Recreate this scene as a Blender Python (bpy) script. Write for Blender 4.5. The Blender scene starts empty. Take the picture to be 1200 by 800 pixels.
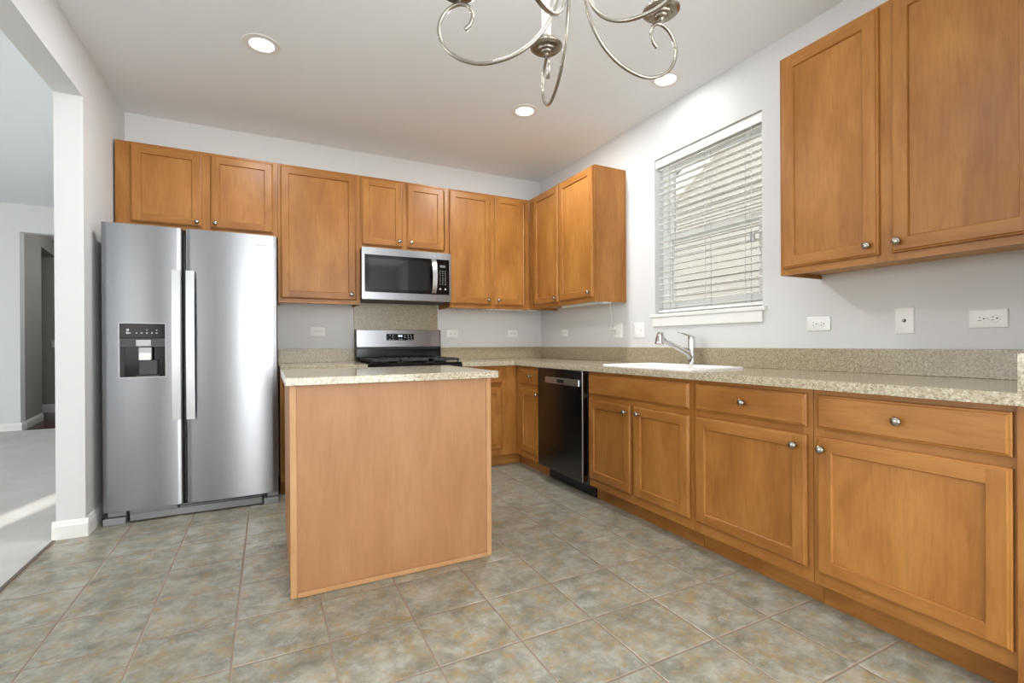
import bpy, bmesh, math, random
from mathutils import Vector, Matrix
random.seed(7)
C = bpy.context.scene.collection
SC = bpy.context.scene
PI = math.pi

# ------------------------------------------------------------------ camera
cam_d = bpy.data.cameras.new('camera'); cam = bpy.data.objects.new('camera', cam_d); C.objects.link(cam)
F = Vector((0.45010952, 0.8929723, -0.001377)); R = Vector((0.89295632, -0.45010993, -0.0054831)); U = Vector((0.00551606, -0.00123839, 0.99998402))
cam.matrix_world = Matrix(((R.x, U.x, -F.x, -2.5571), (R.y, U.y, -F.y, -4.3529), (R.z, U.z, -F.z, 1.0620), (0, 0, 0, 1)))
cam_d.sensor_width = 36; cam_d.lens = 561.85 / 1200 * 36
cam_d.shift_x = 1.934 / 1200; cam_d.shift_y = 3.593 / 1200
cam_d.clip_start = 0.02; cam_d.clip_end = 300
SC.camera = cam

# ------------------------------------------------------------------ world, sun, exposure
SC.view_settings.view_transform = 'Standard'; SC.view_settings.look = 'None'
SC.view_settings.gamma = 1.0; SC.view_settings.use_curve_mapping = False
SC.view_settings.exposure = 0.27
try:
    SC.cycles.use_denoising = True; SC.cycles.max_bounces = 10; SC.cycles.diffuse_bounces = 6
    SC.cycles.glossy_bounces = 4; SC.cycles.transparent_max_bounces = 12; SC.cycles.caustics_reflective = False
    SC.cycles.sample_clamp_indirect = 6
except Exception: pass
W = bpy.data.worlds.new('sky'); SC.world = W; W.use_nodes = True
bg = W.node_tree.nodes['Background']; bg.inputs[0].default_value = (.86, .93, 1.0, 1); bg.inputs[1].default_value = 3.2

def area(name, loc, rot, sx, sy, power, col=(1, 1, 1), spread=None):
    l = bpy.data.lights.new(name, 'AREA'); l.shape = 'RECTANGLE'; l.size = sx; l.size_y = sy; l.energy = power; l.color = col
    if spread: l.spread = spread
    o = bpy.data.objects.new(name, l); o.location = loc; o.rotation_euler = rot; C.objects.link(o); return o
sun = bpy.data.lights.new('sun', 'SUN'); sun.energy = 7.0; sun.angle = math.radians(.6); sun.color = (1, .96, .9)
so = bpy.data.objects.new('sun', sun); C.objects.link(so)
el = math.radians(17); d = Vector((.27 * math.cos(el), .963 * math.cos(el), -math.sin(el)))
so.rotation_euler = d.to_track_quat('-Z', 'Y').to_euler(); so.location = (-6, -12, 6)
# daylight standing in the room's own window openings (patio door and windows behind the camera, living room windows, kitchen window)
area('daylight_patio', (-1.75, -7.06, 1.25), (PI / 2, 0, 0), 2.3, 2.1, 125, (.95, .975, 1))
area('daylight_rear', (-4.8, -7.06, 1.5), (PI / 2, 0, 0), 1.2, 1.55, 13, (.95, .975, 1))
area('daylight_side', (.1, -5.55, 1.5), (0, PI / 2, 0), 1.4, 1.85, 55, (.95, .975, 1))
pl = bpy.data.lights.new('hall_fill_light', 'POINT'); pl.energy = 14; pl.shadow_soft_size = .1; po = bpy.data.objects.new('hall_fill_light', pl); po.location = (-4.2, 4.7, 2.3); C.objects.link(po)  # added fill light without a fixture, brightens the hall
area('daylight_living', (-9.06, -1.5, 1.5), (0, -PI / 2, 0), 1.65, 4.3, 115, (.95, .975, 1))

# ------------------------------------------------------------------ material helpers
def srgb(h):
    h = h.lstrip('#'); v = [int(h[i:i + 2], 16) / 255 for i in (0, 2, 4)]
    return tuple((c / 12.92 if c <= .04045 else ((c + .055) / 1.055) ** 2.4) for c in v) + (1,)
def mat(name, col, rough=.5, metal=0, spec=.5, coat=0, emit=None, estr=0, trans=0):
    m = bpy.data.materials.new(name); m.use_nodes = True; b = m.node_tree.nodes['Principled BSDF']
    b.inputs['Base Color'].default_value = col if len(col) == 4 else (*col, 1)
    b.inputs['Roughness'].default_value = rough; b.inputs['Metallic'].default_value = metal
    b.inputs['Specular IOR Level'].default_value = spec; b.inputs['Coat Weight'].default_value = coat
    b.inputs['Transmission Weight'].default_value = trans
    if emit: b.inputs['Emission Color'].default_value = emit; b.inputs['Emission Strength'].default_value = estr
    return m
def N(m, t, **k):
    n = m.node_tree.nodes.new(t)
    for a, v in k.items(): setattr(n, a, v)
    return n
def L(m, a, b): m.node_tree.links.new(a, b)
def coords(m, scale, rand=False, loc=(0, 0, 0)):
    tc = N(m, 'ShaderNodeTexCoord'); mp = N(m, 'ShaderNodeMapping'); mp.inputs['Scale'].default_value = scale; mp.inputs['Location'].default_value = loc
    if rand:
        oi = N(m, 'ShaderNodeObjectInfo'); va = N(m, 'ShaderNodeVectorMath', operation='MULTIPLY_ADD')
        va.inputs[1].default_value = (3.7, 5.1, 7.3); L(m, oi.outputs['Random'], va.inputs[0]); L(m, tc.outputs['Object'], va.inputs[2]); L(m, va.outputs[0], mp.inputs[0])
    else: L(m, tc.outputs['Object'], mp.inputs[0])
    return mp.outputs[0]
def noise(m, vec, scale, detail=4, rough=.5, dist=0):
    n = N(m, 'ShaderNodeTexNoise'); n.inputs['Scale'].default_value = scale; n.inputs['Detail'].default_value = detail
    n.inputs['Roughness'].default_value = rough; n.inputs['Distortion'].default_value = dist; L(m, vec, n.inputs['Vector']); return n.outputs['Fac']
def ramp(m, fac, stops):
    r = N(m, 'ShaderNodeValToRGB'); e = r.color_ramp.elements
    while len(e) < len(stops): e.new(.5)
    for i, (p, c) in enumerate(stops): e[i].position = p; e[i].color = c if isinstance(c, tuple) else srgb(c)
    L(m, fac, r.inputs[0]); return r.outputs[0]
def mixc(m, fac, a, b, mode='MIX'):
    x = N(m, 'ShaderNodeMix', data_type='RGBA', blend_type=mode)
    for s, v in ((0, fac), (6, a), (7, b)):
        if hasattr(v, 'is_linked'): L(m, v, x.inputs[s])
        else: x.inputs[s].default_value = v
    return x.outputs[2]
def bump(m, h, strength, dist=.002):
    b = N(m, 'ShaderNodeBump'); b.inputs['Strength'].default_value = strength; b.inputs['Distance'].default_value = dist
    L(m, h, b.inputs['Height']); L(m, b.outputs[0], m.node_tree.nodes['Principled BSDF'].inputs['Normal'])
def P(m): return m.node_tree.nodes['Principled BSDF']

def wood(name, dark, mid, light, axis='z', rough=.36, fig=1.0):
    m = mat(name, (.5, .3, .1), rough, 0, .32)
    s = {'z': (1, 1, .09), 'x': (.09, 1, 1), 'y': (1, .09, 1)}[axis]
    v = coords(m, s, True)
    g = noise(m, v, 85, 7, .72, .25)
    s2 = {'z': (1, 1, .3), 'x': (.3, 1, 1), 'y': (1, .3, 1)}[axis]
    v2 = coords(m, s2, True); bl = noise(m, v2, 7, 3, .55, .5)
    c = ramp(m, bl, [(.25, dark), (.5, mid), (.75, light)])
    gr = ramp(m, g, [(.3, (.66, .60, .52, 1)), (.5, (.95, .94, .93, 1)), (.7, (1.1, 1.1, 1.08, 1))])
    c = mixc(m, .55 * fig, c, gr, 'MULTIPLY')
    oi = N(m, 'ShaderNodeObjectInfo'); hv = N(m, 'ShaderNodeHueSaturation'); mr = N(m, 'ShaderNodeMapRange')
    mr.inputs[3].default_value = .95; mr.inputs[4].default_value = 1.06; L(m, oi.outputs['Random'], mr.inputs[0]); L(m, mr.outputs[0], hv.inputs['Value'])
    L(m, c, hv.inputs['Color']); L(m, hv.outputs[0], P(m).inputs['Base Color'])
    bump(m, g, .05, .001)
    return m
WV = wood('maple_vertical_grain', '#8C5927', '#9F6A31', '#B07B3F')
WH = wood('maple_horizontal_grain', '#895626', '#9C672F', '#AD783D', 'x')
WI = wood('light_maple_veneer', '#9C6F49', '#A37650', '#AA7E58', 'z', .42, .5)
WE = wood('light_maple_edging', '#AE8054', '#B78A5F', '#BF956B', 'z', .42, .5)
WIN = wood('maple_interior', '#B98A55', '#C59661', '#CDA06C', 'z', .5, .4)

def paint(name, h, rough=.75, bs=.08):
    m = mat(name, srgb(h), rough, 0, .3); v = coords(m, (1, 1, 1)); bump(m, noise(m, v, 260, 3, .6), bs, .001); return m
M_WALL = paint('wall_paint_grey', '#D4D4D3'); M_CEIL = paint('ceiling_paint', '#EAEDF0', .85); M_TRIM = paint('white_trim_paint', '#E6E5E1', .4, .02)
M_LIV = paint('living_wall_paint', '#D8D9D7')
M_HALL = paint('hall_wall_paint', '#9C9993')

def stone(name, dark=1.0):
    m = mat(name, (.6, .5, .4), .13, 0, .5)
    v = coords(m, (1, 1, 1))
    a = noise(m, v, 95, 6, .8); b = N(m, 'ShaderNodeTexVoronoi'); b.inputs['Scale'].default_value = 210; L(m, v, b.inputs['Vector'])
    base = ramp(m, a, [(.36, '#7F7053'), (.46, '#A3967A'), (.55, '#BAAF97'), (.66, '#D2C9B6')])
    sp = N(m, 'ShaderNodeSeparateColor'); L(m, b.outputs['Color'], sp.inputs[0])
    k = ramp(m, sp.outputs[0], [(.0, '#4A3F2C'), (.10, '#6E6046'), (.2, '#B5AA92'), (.78, '#B5AA92'), (.9, '#E4DDCE')])
    c = mixc(m, .36, base, k)
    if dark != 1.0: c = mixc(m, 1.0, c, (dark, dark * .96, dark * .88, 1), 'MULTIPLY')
    L(m, c, P(m).inputs['Base Color']); return m
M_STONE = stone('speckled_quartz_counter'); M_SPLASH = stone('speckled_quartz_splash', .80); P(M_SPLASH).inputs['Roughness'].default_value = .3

def steel(name, h='#98999C', rough=.28, an=.75, axis=(1, 1, 120)):
    m = mat(name, srgb(h), rough, 1); b = P(m); b.inputs['Anisotropic'].default_value = an; b.inputs['Anisotropic Rotation'].default_value = .25
    t = N(m, 'ShaderNodeTangent', direction_type='RADIAL', axis='Z'); L(m, t.outputs[0], b.inputs['Tangent'])
    v = coords(m, axis); g = noise(m, v, 9, 3, .6)
    mr = N(m, 'ShaderNodeMapRange'); mr.inputs[3].default_value = rough - .012; mr.inputs[4].default_value = rough + .015
    L(m, g, mr.inputs[0]); L(m, mr.outputs[0], b.inputs['Roughness']); return m
M_SS = steel('brushed_stainless'); M_SSD = steel('dark_stainless', '#5C5C5D', .2, .6)
M_SSM = mat('stainless_trim', srgb('#C9CACC'), .3, 1)
M_NICK = mat('brushed_nickel', srgb('#A39C91'), .27, 1); M_CHR = mat('chrome', srgb('#D9DADC'), .07, 1)
M_BLK = mat('black_gloss', srgb('#0A0A0B'), .12, 0, .3); M_BLKM = mat('black_matte', srgb('#151516'), .45); M_IRON = mat('cast_iron', srgb('#17181A'), .5)
M_GRY = mat('grey_plastic', srgb('#8C8D90'), .4); M_DGRY = mat('dark_grey_panel', srgb('#3A3B3D'), .35); M_LGRY = mat('light_grey_plastic', srgb('#B8B8B8'), .35)
M_WHT = mat('white_plastic', srgb('#EDEDEA'), .35); M_SLOT = mat('slot_grey', srgb('#1E1C1B'), .7); M_VINYL = mat('white_vinyl', srgb('#F0F0EE'), .4)
M_BLIND = mat('blind_slat', srgb('#F2F1EC'), .45); M_SLV = mat('candle_sleeve', srgb('#F4F3EF'), .5); M_CORD = mat('white_cord', srgb('#E8E8E4'), .5)
M_MARK = mat('panel_print', srgb('#B9BCBE'), .5); M_LCD = mat('display_lit', srgb('#C8D0D8'), .4, emit=srgb('#C8D0DC'), estr=.6)
M_LCDD = mat('display_dim', srgb('#6C7074'), .3)
M_SINK = mat('white_sink_enamel', srgb('#F3F2EE'), .12)
M_LAMP = mat('lamp_lens', (1, 1, 1, 1), .5, emit=(1, .98, .94, 1), estr=6)
M_BADGE = mat('badge_grey', srgb('#77797A'), .3, .6)
M_OVG = mat('oven_glass', srgb('#101112'), .05, 0, .8)
def thin_glass(name, tint, gl=.08, alpha=None):
    m = bpy.data.materials.new(name); m.use_nodes = True; nt = m.node_tree; nt.nodes.clear()
    o = nt.nodes.new('ShaderNodeOutputMaterial'); t = nt.nodes.new('ShaderNodeBsdfTransparent'); t.inputs[0].default_value = tint
    g = nt.nodes.new('ShaderNodeBsdfGlossy'); g.inputs['Roughness'].default_value = .02
    fr = nt.nodes.new('ShaderNodeFresnel'); fr.inputs[0].default_value = 1.25; mx = nt.nodes.new('ShaderNodeMixShader')
    nt.links.new(fr.outputs[0], mx.inputs[0]); nt.links.new(t.outputs[0], mx.inputs[1]); nt.links.new(g.outputs[0], mx.inputs[2]); nt.links.new(mx.outputs[0], o.inputs[0]); return m
M_GLASS = thin_glass('window_glass', (.95, .97, .96, 1))

def tile_mat():
    p, gx, gy = .3068, -.8325, -.9977
    m = mat('ceramic_floor_tile', (.4, .38, .33), .32, 0, .5)
    tc = N(m, 'ShaderNodeTexCoord'); sub = N(m, 'ShaderNodeVectorMath', operation='SUBTRACT'); sub.inputs[1].default_value = (gx, gy, 0); L(m, tc.outputs['Object'], sub.inputs[0])
    dv = N(m, 'ShaderNodeVectorMath', operation='SCALE'); dv.inputs['Scale'].default_value = 1 / p; L(m, sub.outputs[0], dv.inputs[0])
    fl = N(m, 'ShaderNodeVectorMath', operation='FLOOR'); L(m, dv.outputs[0], fl.inputs[0])
    fr = N(m, 'ShaderNodeVectorMath', operation='FRACTION'); L(m, dv.outputs[0], fr.inputs[0])
    wn = N(m, 'ShaderNodeTexWhiteNoise', noise_dimensions='2D'); L(m, fl.outputs[0], wn.inputs['Vector'])
    off = N(m, 'ShaderNodeVectorMath', operation='MULTIPLY_ADD'); L(m, wn.outputs['Color'], off.inputs[0]); off.inputs[1].default_value = (9, 9, 9); L(m, tc.outputs['Object'], off.inputs[2])
    v = off.outputs[0]
    n1 = noise(m, v, 9, 9, .72, .3); n2 = noise(m, v, 30, 8, .75, .3); n3 = noise(m, v, 12, 9, .75, .3)
    base = ramp(m, n1, [(.34, '#6C6C60'), (.46, '#828174'), (.55, '#939184'), (.7, '#AEACA0')])
    och = ramp(m, n3, [(.46, (0, 0, 0, 1)), (.58, (1, 1, 1, 1))]); 
    fine = ramp(m, n2, [(.42, (0.0, 0, 0, 1)), (.56, (1, 1, 1, 1))])
    mm = N(m, 'ShaderNodeMath', operation='MULTIPLY'); L(m, och, mm.inputs[0]); L(m, fine, mm.inputs[1])
    m2 = N(m, 'ShaderNodeMath', operation='MULTIPLY'); L(m, mm.outputs[0], m2.inputs[0]); m2.inputs[1].default_value = .68
    c = mixc(m, m2.outputs[0], base, srgb('#A0834D'))
    blu = ramp(m, noise(m, v, 17, 9, .78, .2), [(.5, (0, 0, 0, 1)), (.68, (1, 1, 1, 1))])
    m3 = N(m, 'ShaderNodeMath', operation='MULTIPLY'); L(m, blu, m3.inputs[0]); m3.inputs[1].default_value = .65
    c = mixc(m, m3.outputs[0], c, srgb('#B0B4AF'))
    # grout: distance to the cell border
    sx = N(m, 'ShaderNodeSeparateXYZ'); L(m, fr.outputs[0], sx.inputs[0])
    def edge(o):
        a = N(m, 'ShaderNodeMath', operation='SUBTRACT'); L(m, o, a.inputs[0]); a.inputs[1].default_value = .5
        b = N(m, 'ShaderNodeMath', operation='ABSOLUTE'); L(m, a.outputs[0], b.inputs[0]); return b.outputs[0]
    mx = N(m, 'ShaderNodeMath', operation='MAXIMUM'); L(m, edge(sx.outputs[0]), mx.inputs[0]); L(m, edge(sx.outputs[1]), mx.inputs[1])
    gr = N(m, 'ShaderNodeMapRange'); gr.inputs[1].default_value = .5 - .0105; gr.inputs[2].default_value = .5 - .0085; L(m, mx.outputs[0], gr.inputs[0])
    c = mixc(m, gr.outputs[0], c, srgb('#937F70')); L(m, c, P(m).inputs['Base Color'])
    rr = N(m, 'ShaderNodeMapRange'); rr.inputs[3].default_value = .3; rr.inputs[4].default_value = .8; L(m, gr.outputs[0], rr.inputs[0]); L(m, rr.outputs[0], P(m).inputs['Roughness'])
    soft = N(m, 'ShaderNodeMapRange'); soft.inputs[1].default_value = .5 - .02; soft.inputs[2].default_value = .5 - .004; soft.inputs[3].default_value = 1; soft.inputs[4].default_value = 0; L(m, mx.outputs[0], soft.inputs[0])
    ad = N(m, 'ShaderNodeMath', operation='MULTIPLY_ADD'); L(m, n2, ad.inputs[0]); ad.inputs[1].default_value = .25; L(m, soft.outputs[0], ad.inputs[2])
    bump(m, ad.outputs[0], .6, .003)
    return m
M_TILE = tile_mat()
M_CARP = mat('grey_carpet', (.5, .5, .5), .95, 0, .1)
_v = coords(M_CARP, (1, 1, 1)); _a = noise(M_CARP, _v, 220, 4, .8); _b = noise(M_CARP, _v, 3, 4, .6)
_c = mixc(M_CARP, .5, ramp(M_CARP, _a, [(.3, '#A5A39E'), (.7, '#E0DEDA')]), ramp(M_CARP, _b, [(.3, '#BAB8B3'), (.7, '#CFCDC9')])); L(M_CARP, _c, P(M_CARP).inputs['Base Color'])
bump(M_CARP, _a, .8, .006)
M_HWD = wood('dark_hardwood', '#3A2620', '#4A322A', '#5A3E34', 'y', .25)
M_SID = mat('beige_siding', srgb('#8E877C'), .6); M_ROOF = mat('roof_shingle', srgb('#6A6560'), .9); M_GRASS = mat('gravel_ground', srgb('#C2BEB4'), .95)
M_BRK = mat('sun_blocker_render', srgb('#B8AF9F'), .8)

# ------------------------------------------------------------------ mesh helpers
class MB:
    def __init__(s): s.bm = bmesh.new(); s.mats = []
    def mi(s, m):
        if m not in s.mats: s.mats.append(m)
        return s.mats.index(m)
    def quad(s, pts, m):
        f = s.bm.faces.new([s.bm.verts.new(p) for p in pts]); f.material_index = s.mi(m); return f
    def box(s, x0, x1, y0, y1, z0, z1, m, bev=0, seg=1, smooth=False):
        bm = bmesh.new(); bmesh.ops.create_cube(bm, size=1)
        for v in bm.verts: v.co = Vector(((x0 + x1) / 2 + v.co.x * (x1 - x0), (y0 + y1) / 2 + v.co.y * (y1 - y0), (z0 + z1) / 2 + v.co.z * (z1 - z0)))
        if bev: bmesh.ops.bevel(bm, geom=list(bm.edges), offset=min(bev, abs(x1 - x0) * .45, abs(y1 - y0) * .45, abs(z1 - z0) * .45), segments=seg, profile=.5, affect='EDGES')
        s.add(bm, m, smooth=smooth)
    def add(s, bm, m, M=None, smooth=False):
        i = s.mi(m); mp = {}
        for v in bm.verts: mp[v] = s.bm.verts.new(M @ v.co if M else v.co)
        for f in bm.faces:
            try: g = s.bm.faces.new([mp[v] for v in f.verts])
            except ValueError: continue
            g.material_index = i; g.smooth = smooth
        bm.free()
    def lathe(s, prof, m, M=None, seg=24, smooth=True):   # prof: (r, z), around Z
        bm = bmesh.new(); rings = []
        for r, z in prof: rings.append([bm.verts.new((r * math.cos(2 * PI * k / seg), r * math.sin(2 * PI * k / seg), z)) for k in range(seg)] if r > 1e-6 else [bm.verts.new((0, 0, z))])
        for a, b in zip(rings, rings[1:]):
            for k in range(seg):
                k2 = (k + 1) % seg
                vs = [a[k % len(a)], a[k2 % len(a)], b[k2 % len(b)], b[k % len(b)]]; u = []
                for v in vs:
                    if v not in u: u.append(v)
                if len(u) > 2: bm.faces.new(u)
        if len(rings[0]) > 1: bm.faces.new(rings[0][::-1])
        if len(rings[-1]) > 1: bm.faces.new(rings[-1])
        s.add(bm, m, M, smooth)
    def tube(s, path, r, m, seg=10, flat=None):
        pts = [Vector(p) for p in path]; bm = bmesh.new(); rings = []; up = None
        for i, p in enumerate(pts):
            t = (pts[min(i + 1, len(pts) - 1)] - pts[max(i - 1, 0)]).normalized()
            if up is None: up = t.orthogonal().normalized()
            up = (up - t * up.dot(t)).normalized(); sd = t.cross(up); rr = r[i] if isinstance(r, (list, tuple)) else r
            rings.append([bm.verts.new(p + rr * (math.cos(2 * PI * k / seg) * up + math.sin(2 * PI * k / seg) * sd)) for k in range(seg)])
        for a, b in zip(rings, rings[1:]):
            for k in range(seg): bm.faces.new([a[k], a[(k + 1) % seg], b[(k + 1) % seg], b[k]])
        bm.faces.new(rings[0][::-1]); bm.faces.new(rings[-1]); s.add(bm, m, None, True)
    def prism(s, pts, axis, a, b, m):    # 2D pts extruded along axis
        def q(p, t): return {'x': (t, p[0], p[1]), 'y': (p[0], t, p[1]), 'z': (p[0], p[1], t)}[axis]
        bm = bmesh.new(); A = [bm.verts.new(q(p, a)) for p in pts]; B = [bm.verts.new(q(p, b)) for p in pts]; n = len(pts)
        bm.faces.new(A); bm.faces.new(B[::-1])
        for k in range(n): bm.faces.new([A[k], B[k], B[(k + 1) % n], A[(k + 1) % n]])
        s.add(bm, m)
    def build(s, name, parent=None, **props):
        bmesh.ops.recalc_face_normals(s.bm, faces=list(s.bm.faces))
        me = bpy.data.meshes.new(name); s.bm.to_mesh(me); s.bm.free()
        for m in s.mats: me.materials.append(m)
        o = bpy.data.objects.new(name, me); C.objects.link(o); o.parent = parent
        for k, v in props.items(): o[k] = v
        return o
def box(name, x0, x1, y0, y1, z0, z1, m, parent=None, bev=0, seg=1, **props):
    b = MB(); b.box(x0, x1, y0, y1, z0, z1, m, bev, seg); return b.build(name, parent, **props)
def thing(name, label, cat, loc=(0, 0, 0), rotz=0, group=None):
    o = bpy.data.objects.new(name, None); C.objects.link(o); o.location = loc; o.rotation_euler = (0, 0, rotz); o.empty_display_size = .1
    o['label'] = label; o['category'] = cat
    if group: o['group'] = group
    return o
def _unused_copy_tree(o, parent=None, loc=None, rotz=None, label=None):
    c = o.copy(); C.objects.link(c)
    if parent is not None: c.parent = parent
    if loc is not None: c.location = loc
    if rotz is not None: c.rotation_euler = (0, 0, rotz)
    if label: c['label'] = label
    for ch in list(o.children): copy_tree(ch, c)
    return c
S = dict(kind='structure')
H = 2.754; HL = 2.86
XL = -3.48; XW = -3.606      # kitchen side / living side of the left wall

# ------------------------------------------------------------------ the shell
box('floor', -3.607, .0, -7.0, 0, -.06, 0, M_TILE, **S)
box('floor_hall', -8, -3.61, 3.97, 6.6, -.06, -.002, M_HWD, **S)
box('ceiling', XW + .02, .12, -7.12, .12, H, H + .1, M_CEIL, **S)
box('ceiling_living', -9.12, XW + .001, -7.12, 3.98, HL, HL + .1, M_CEIL, **S)
box('ceiling_hall', -8, -3.61, 3.98, 6.6, 2.75, 2.85, M_CEIL, **S)
box('wall_back', XL, .12, 0, .12, 0, H, M_WALL, **S)
# right wall with window opening y -2.530..-1.665, z 1.276..2.412 and the dining side window
b = MB(); T = .14
wy0, wy1, wz0, wz1 = -2.530, -1.665, 1.276, 2.412
for (y0, y1, z0, z1) in ((wy1, 0, 0, H), (-4.6, wy0, 0, H), (wy0, wy1, 0, wz0), (wy0, wy1, wz1, H), (-7.0, -6.5, 0, H), (-6.5, -4.6, 0, .8), (-6.5, -4.6, 2.25, H)):
    b.box(0, T, y0, y1, z0, z1, M_WALL)
b.build('wall_right', **S)
# short return wall closing the run of cabinets on the right
box('wall_return', -.62, -.0005, -3.92, -3.803, 0, H, M_WALL, **S)
# left wall: stub, header beam over the wide opening
b = MB(); b.prism([(XW, -.875), (XL, -.875), (XL, 0), (XL, .12), (XW, .12)], 'z', 0, HL, M_WALL)
b.box(XW, XL, .12, 3.84, 0, HL, M_WALL); b.build('wall_left', **S)
box('wall_header', XW, XL, -7.0, -.8755, 2.462, HL, M_WALL, **S)
# rear wall with openings (patio door x -2.9..-.6 z 0.2..2.3; living window x -6.4..-4.2 z .7..2.3; narrow sidelight)
b = MB(); y0, y1 = -7.12, -7.0
slx0 = -4.085 - .28 * (-.2 + 7.0); slx1 = slx0 + .2
for q in ((-9.12, slx0, 0, HL), (slx0, slx1, 0, .4), (slx0, slx1, 2.42, HL), (slx1, -5.45, 0, HL), (-5.45, -4.15, 0, .7), (-5.45, -4.15, 2.3, HL), (-4.15, -2.9, 0, HL), (-2.9, -.6, 0, .12), (-2.9, -.6, 2.3, HL), (-.6, .14, 0, HL)):
    b.box(q[0], q[1], y0, y1, q[2], q[3], M_WALL)
b.build('wall_rear', **S)
# living room left wall with a wide window
b = MB()
for q in ((-7.12, -3.7, 0, HL), (.7, 3.98, 0, HL), (-3.7, .7, 0, .65), (-3.7, .7, 2.35, HL)): b.box(-9.12, -9.0, q[0], q[1], q[2], q[3], M_LIV)
b.build('wall_living_left', **S)
# living room far wall with the hall opening
ox0 = -5.36; FY = 3.84
b = MB(); b.box(-9, ox0, FY, FY + .13, 0, HL, M_LIV); b.box(-4.3, XW, FY, FY + .13, 0, HL, M_LIV); b.box(ox0, -4.3, FY, FY + .13, 2.51, HL, M_LIV); b.build('wall_living_far', **S)
# hall beyond
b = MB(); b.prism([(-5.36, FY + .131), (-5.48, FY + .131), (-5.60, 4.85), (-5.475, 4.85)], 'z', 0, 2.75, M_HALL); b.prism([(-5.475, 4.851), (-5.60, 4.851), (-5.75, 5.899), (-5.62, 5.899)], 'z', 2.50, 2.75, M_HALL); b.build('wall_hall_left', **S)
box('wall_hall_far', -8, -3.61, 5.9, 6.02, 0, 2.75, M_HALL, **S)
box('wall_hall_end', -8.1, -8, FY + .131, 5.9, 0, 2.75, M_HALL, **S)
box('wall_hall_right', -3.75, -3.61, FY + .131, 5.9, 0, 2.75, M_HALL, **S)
def base_prof(h=.1): return [(0, 0), (.015, 0), (.015, h * .72), (.011, h * .8), (.008, h * .93), (.004, h), (0, h)]
def baseboard(name, p0, p1, side, h=.1):   # runs p0->p1 (axis aligned); side: outward normal
    b = MB(); pr = base_prof(h); bm = bmesh.new()
    A = [bm.verts.new((p0[0] + side[0] * d_, p0[1] + side[1] * d_, z)) for d_, z in pr]; B = [bm.verts.new((p1[0] + side[0] * d_, p1[1] + side[1] * d_, z)) for d_, z in pr]
    n = len(pr); bm.faces.new(A); bm.faces.new(B[::-1])
    for k in range(n): bm.faces.new([A[k], B[k], B[(k + 1) % n], A[(k + 1) % n]])
    b.add(bm, M_TRIM); return b.build(name, **S)
baseboard('baseboard_stub', (XW - .015, -.8755), (XL + .015, -.8755), (0, -1)); baseboard('baseboard_left', (XL + .0005, -.875), (XL + .0005, -.01), (1, 0))
baseboard('baseboard_living_side', (XW - .0005, -.875), (XW - .0005, 3.8), (-1, 0)); baseboard('baseboard_living_far', (-9, FY - .0005), (ox0 + .015, FY - .0005), (0, -1))
baseboard('baseboard_hall_jamb', (-5.359, FY + .132), (-5.474, 4.849), (1, 0), .11); baseboard('baseboard_jamb', (ox0 + .0005, FY), (ox0 + .0005, FY + .13), (1, 0), .1); baseboard('baseboard_hall_far', (-8, 5.8995), (-3.8, 5.8995), (0, -1), .13)
box('trim_1', -3.618, -3.602, -7.0, -.895, -.02, .004, mat('transition_strip', srgb('#5F564C'), .6), **S)
# carpet
bm = bmesh.new(); b = MB()
b.box(-9.0, -3.6185, -7.0, FY - .001, -.05, .004, M_CARP); car = b.build('carpet'); car['kind'] = 'stuff'; car['label'] = 'light grey cut pile carpet covering the living room floor'; car['category'] = 'carpet'

# ------------------------------------------------------------------ kitchen window
win = bpy.data.objects.new('window_1', None); C.objects.link(win); win['kind'] = 'structure'
def wframe(name, x0, x1, y0, y1, z0, z1, w, m, parent, top=None):
    b = MB(); t = top or w
    b.box(x0, x1, y0, y0 + w, z0, z1, m); b.box(x0, x1, y1 - w, y1, z0, z1, m); b.box(x0, x1, y0 + w, y1 - w, z0, z0 + w, m); b.box(x0, x1, y0 + w, y1 - w, z1 - t, z1, m)
    return b.build(name, parent)
wframe('window_frame', .083, .139, wy0, wy1, wz0 + .002, wz1, .045, M_VINYL, win)
zm = 1.83
wframe('lower_sash', .088, .11, wy0 + .045, wy1 - .045, wz0 + .047, zm + .02, .038, M_VINYL, win); wframe('upper_sash', .112, .134, wy0 + .045, wy1 - .045, zm - .02, wz1 - .045, .038, M_VINYL, win)
b = MB(); b.quad([(.099, wy0 + .08, wz0 + .08), (.099, wy1 - .08, wz0 + .08), (.099, wy1 - .08, zm - .015), (.099, wy0 + .08, zm - .015)], M_GLASS); b.build('lower_pane', win)
b = MB(); b.quad([(.123, wy0 + .08, zm + .015), (.123, wy1 - .08, zm + .015), (.123, wy1 - .08, wz1 - .08), (.123, wy0 + .08, wz1 - .08)], M_GLASS); b.build('upper_pane', win)
b = MB(); b.box(-.022, .083, wy0 - .03, wy1 + .035, 1.248, 1.275, M_TRIM, .006, 2); b.build('window_stool', win)
b = MB(); b.box(-.014, -.001, wy0 - .005, wy1 + .015, 1.182, 1.2475, M_TRIM, .003); b.build('window_apron', win)
b.__init__()
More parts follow.
